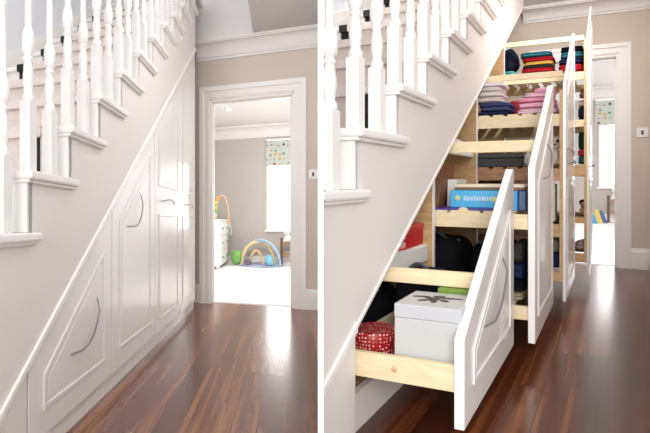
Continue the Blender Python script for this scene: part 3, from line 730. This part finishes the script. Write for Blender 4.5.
soft('woollen_bundle', (-0.445, 3.31, 0.125), (0.027, 0.05, 0.047), cloth('white wool', '#ece6df'), 'white woollen bundle between the black box and the second front', 'clothes', 0.8, 0.8, 0.09, 3, 3)
t = thing(h, 'soft_toy', (-0.285, 3.33, 0.0765), 'cream soft toy with black eyes between the second and third fronts', 'soft toy')
m = MB(h); m.blob((-0.292, 3.34, 0.135), (0.034, 0.05, 0.058)); m.blob((-0.290, 3.33, 0.225), (0.036, 0.04, 0.040)); m.blob((-.318, 3.34, .262), (.014, .012, .016)); m.blob((-.264, 3.34, .262), (.014, .012, .016)); m.blob((-0.302, 3.29, 0.10), (0.016, 0.03, 0.016)); m.blob((-0.268, 3.29, 0.10), (0.016, 0.03, 0.016))
m.build('plush_body', cloth('cream plush', '#d9cabb'), t, smooth=True)
m = MB(h); m.blob((-0.277, 3.289, 0.236), (0.009, 0.006, 0.009)); m.blob((-0.303, 3.289, 0.236), (0.009, 0.006, 0.009)); m.blob((-0.29, 3.285, 0.216), (0.008, 0.006, 0.006)); m.build('face', M['black'], t, smooth=True)
t = hbox('carton', -0.335, -0.292, 3.30, 3.45, -0.266, -0.03, paint('white carton', '#eef0ec', 0.5), 'white carton with a green mark between the second and third fronts', 'box') 
m = MB(h); m.prism([(-.322, -.13), (-.305, -.14), (-.300, -.08), (-.308, -.05), (-.320, -.07)], 'd', 3.2985, 3.2997)
o = m.build('leaf_mark', paint('green print', '#57a35a', 0.5)); o.parent = t; o.location = Vector(o.location) - Vector(t.location)
t.location = t.location
soft('folded_garment', (-0.40, 3.36, -0.222), (0.055, 0.08, 0.042), cloth('crimson cloth', '#a3212a'), 'crimson garment beside the white carton on the third pull-out', 'clothes', seed=8, folds=2)
soft('folded_garment', (-0.300, 3.36, -0.508), (0.045, 0.10, 0.046), NVY, 'navy garment on the lowest tray of the third pull-out', 'clothes', seed=9, folds=3)
soft('folded_garment', (-0.300, 3.36, -0.418), (0.045, 0.10, 0.042), cloth('warm grey cloth', '#77706c'), 'warm grey garment on the navy garment, third pull-out', 'clothes', seed=10, folds=3)

# fourth pull-out
TEAL = cloth('teal cloth', '#2f6f7c'); RED = cloth('red cloth', '#a8202c'); MUS = cloth('gold cloth', '#c79a45'); DGR = cloth('dark green cloth', '#22332e'); BGR = cloth('blue grey cloth', '#6d7f97')
stack(-0.63, -0.385, 4.20, 4.48, 0.841, [(BLK, 'black', 0.022), (RED, 'red', 0.040), (DGR, 'dark green', 0.022), (MUS, 'golden yellow', 0.030), (RED, 'brick red', 0.034), (TEAL, 'teal', 0.048)], 'coloured clothes on the tallest pull-out', 'coloured stack beside the navy bundle')
stack(-0.345, -0.165, 4.20, 4.46, 0.841, [(RED, 'red', 0.070), (NVY, 'navy', 0.045), (TEAL, 'teal', 0.05), (BLK, 'black', 0.045)], 'clothes beside the tallest front', 'stack beside the tallest front')
soft('folded_garment', (-0.735, 4.34, 0.99), (0.078, 0.12, 0.10), cloth('midnight cloth', '#171d30'), 'midnight blue rumpled garment at the left of the top tray', 'clothes', 0.8, 0.8, 0.10, 12, 2)
soft('towel', (-0.725, 4.28, 0.866), (0.06, 0.09, 0.026), cloth('turquoise towel', '#4fa0a2'), 'turquoise towel under the midnight blue garment', 'towel', folds=2, seed=13)
soft('folded_garment', (-0.172, 4.27, 0.520), (0.040, 0.07, 0.050), cloth('ink cloth', '#1c2136'), 'ink blue garment on the second highest tray by the tallest front', 'clothes', seed=14, folds=3)
soft('folded_garment', (-0.172, 4.27, 0.590), (0.040, 0.07, 0.018), WHT, 'white garment on the ink blue garment', 'clothes', seed=15, folds=1)
def shoe(x, d, z, mat, lab):
    t = thing(h, 'shoe', (x, d, z), lab, 'shoe')
    m = MB(h); m.blob((x, d + 0.05, z + 0.045), (0.03, 0.10, 0.032), 0.7, 0.8); m.blob((x, d + 0.11, z + 0.075), (0.028, 0.045, 0.045), 0.7, 0.8); m.build('upper', mat, t, smooth=True)
    m = MB(h); m.box(x - 0.029, x + 0.029, d - 0.045, d + 0.15, z, z + 0.014); m.build('sole', M['white'], t, bevel=0.005)
shoe(-0.172, 4.22, 0.609, paint('brown suede', '#6b4a33', 0.8, 0.1), 'brown shoe with white sole resting on the white garment')
soft('folded_garment', (-0.172, 4.27, 0.148), (0.040, 0.07, 0.032), cloth('petrol cloth', '#2c6470'), 'petrol blue garment, lowest of three beside the tallest front', 'clothes', seed=16, folds=2)
soft('folded_garment', (-0.172, 4.27, 0.205), (0.042, 0.07, 0.026), cloth('raspberry cloth', '#b8304c'), 'raspberry garment between petrol and bottle green garments', 'clothes', seed=17, folds=2)
soft('folded_garment', (-0.172, 4.27, 0.300), (0.040, 0.07, 0.070), cloth('bottle green cloth', '#1f3b38'), 'bottle green garment above the raspberry garment', 'clothes', seed=18, folds=3)
t = thing(h, 'doll', (-0.172, 4.26, -0.284), 'small doll with black hair on the tallest pull-out', 'doll')
m = MB(h); m.blob((-0.172, 4.26, -0.255), (0.032, 0.03, 0.032), 0.7, 0.7); m.blob((-0.172, 4.25, -0.200), (0.026, 0.026, 0.030)); m.blob((-.192, 4.235, -.262), (.012, .03, .012)); m.blob((-.152, 4.235, -.262), (.012, .03, .012)); m.build('doll_body', paint('pink vinyl', '#c99a8c', 0.5), t, smooth=True)
m = MB(h); m.blob((-0.172, 4.262, -0.187), (0.032, 0.030, 0.030), noise=0.06); m.build('hair', BLK, t, smooth=True)
soft('folded_garment', (-0.185, 4.27, -0.520), (0.045, 0.08, 0.043), cloth('dusty pink cloth', '#b39a9a'), 'dusty pink rumpled garment on the lowest tray of the tallest pull-out', 'clothes', 0.8, 0.8, 0.08, 19, 2)

# ---- right hallway shell
DR = 5.30
OR0, OR1, ORZ = -0.60, 0.082, 1.20
end_wall(h, DR, -1.7, 0.335, OR0, OR1, ORZ, 3.2, 0.345, 0.10, XR, 'right hallway')
cornice(h, DR, -0.76, 0.345, 1.590, 1.72, 'white cornice along the top of the right end wall', 0.16)
m = MB(h); m.box(-0.5, 0.4, 3.2, DR, 1.72, 1.80); struct(m.build('ceiling', M['ceil'], clip=True), 'white ceiling of the right hallway')
m = MB(h); m.box(0.335, 0.44, 1.7, DR, -0.85, 1.72); struct(m.build('wall_right', M['beige'], clip=True), 'right wall of the right hallway')
m = MB(h); m.box(0.313, 0.335, 1.7, DR, -0.85, -0.655); struct(m.build('baseboard_right', M['white'], clip=True), 'white skirting on the right wall')
m = MB(h); m.box(-1.70, -1.605, 1.0, DR, -0.85, 3.2); struct(m.build('wall_stairwell', M['stairwall'], clip=True), 'cool white wall on the far side of the right stairs')
m = MB(h); m.box(-2.6, 1.8, 0.35, DR + 0.06, -0.87, -0.85); struct(m.build('floor', FLOOR_R, clip=True), 'dark polished walnut plank floor of the right hallway')
switch(h, 0.272, DR, 0.438, 'square white light switch on the beige strip right of the right doorway')
nursery(h, DR + 0.12, 10.9, -1.4, 0.9, 1.81, (-0.125, 0.55, -0.11, 1.25), (-0.235, 0.6, 1.06, 1.55), 'right')
toy_stand(h, 0.10, 10.7, -0.846, 'right')
t = thing(h, 'toy_slide', (-0.15, 10.4, -0.846), 'striped blue and yellow toy leaning on the carpet beyond the right doorway', 'toy')
for k, c in enumerate(('#4f9fc8', '#e5c257', '#4a6a9c')):
    m = MB(h); x = -0.27 + 0.075 * k
    m.prism([(x - 0.02, -0.846), (x + 0.10, -0.846), (x + 0.015, -0.57 - 0.02 * k), (x - 0.04, -0.57 - 0.02 * k)] if k else [(x, -0.846), (x + 0.09, -0.846), (x + 0.03, -0.68), (x - 0.01, -0.68)], 'd', 10.3 + 0.08 * k, 10.36 + 0.08 * k)
    m.build('stripe_panel', paint('toy stripe %d' % k, c, 0.5), t)

# ================================================================== partition wall between the two hallways
vs = []
for z in (0.0 , 4.2):
    for y in (1.0, 9.5):
        vs.append((PART_L.x * y, y, z)); vs.append((PART_R.x * y, y, z))
me = bpy.data.meshes.new('wall_middle')
me.from_pydata([(v[0], v[1], v[2] - 0.3) for v in vs], [], [[0,2,3,1],[4,5,7,6],[0,1,5,4],[2,6,7,3],[0,4,6,2],[1,3,7,5]])
me.materials.append(paint('bright white paint', '#ffffff', 0.6, 0.0))
o = bpy.data.objects.new('wall_middle', me); COL.objects.link(o); struct(o, 'thin white partition wall between the two hallways')

# ================================================================== light and camera
def area(name, loc, target, size, power, col=(1, 1, 1), sy=None):
    l = bpy.data.lights.new(name, 'AREA'); l.energy = power; l.color = col; l.size = size
    if sy: l.shape = 'RECTANGLE'; l.size_y = sy
    o = bpy.data.objects.new(name, l); COL.objects.link(o); o.location = loc
    o.rotation_euler = (Vector(target) - Vector(loc)).to_track_quat('-Z', 'Y').to_euler()
    return o
w = bpy.data.worlds.new('soft daylight'); SC.world = w; w.use_nodes = True
w.node_tree.nodes['Background'].inputs['Color'].default_value = (0.95, 0.97, 1.0, 1)
w.node_tree.nodes['Background'].inputs['Strength'].default_value = 0.95
area('added_key_light', (-0.15, -2.0, 1.75), (-0.05, 3.0, 0.75), 2.2, 125, (1, 0.98, 0.96), 1.8)  # unseen key light added behind the camera to brighten surfaces facing it
area('added_hall_fill_left', LH.p(0.05, 2.7, 1.78), LH.p(-0.5, 3.6, 0.0), 0.5, 21, (1, 0.98, 0.96))  # added fill under the ceiling, brightens the left doors and end wall
area('added_hall_fill_right', RH.p(0.05, 3.6, 1.66), RH.p(-0.2, 4.6, 0.0), 0.4, 24, (1, 0.98, 0.96))  # added fill aimed at the right end wall, no fitting there
area('added_nursery_fill_left', LH.p(-0.9, 5.25, 1.8), LH.p(-0.9, 7.6, -0.8), 0.6, 120, (1, 1, 1))  # added fill hidden above the left door head, brightens carpet and walls
area('added_nursery_fill_right', RH.p(-0.1, 5.9, 1.74), RH.p(0.0, 8.6, -0.8), 0.6, 135, (1, 1, 1))  # unseen fill added past the right doorway to lift the carpet

cam = bpy.data.cameras.new('camera'); co = bpy.data.objects.new('camera', cam); COL.objects.link(co)
co.location = (0, 0, EYE); co.rotation_euler = (math.pi / 2, 0, 0)
cam.sensor_width = 36; cam.lens = 470 / 650 * 36; cam.shift_y = -16.5 / 650
cam.clip_start = 0.05
SC.camera = co
SC.view_settings.view_transform = 'Standard'
SC.view_settings.exposure = 0.0
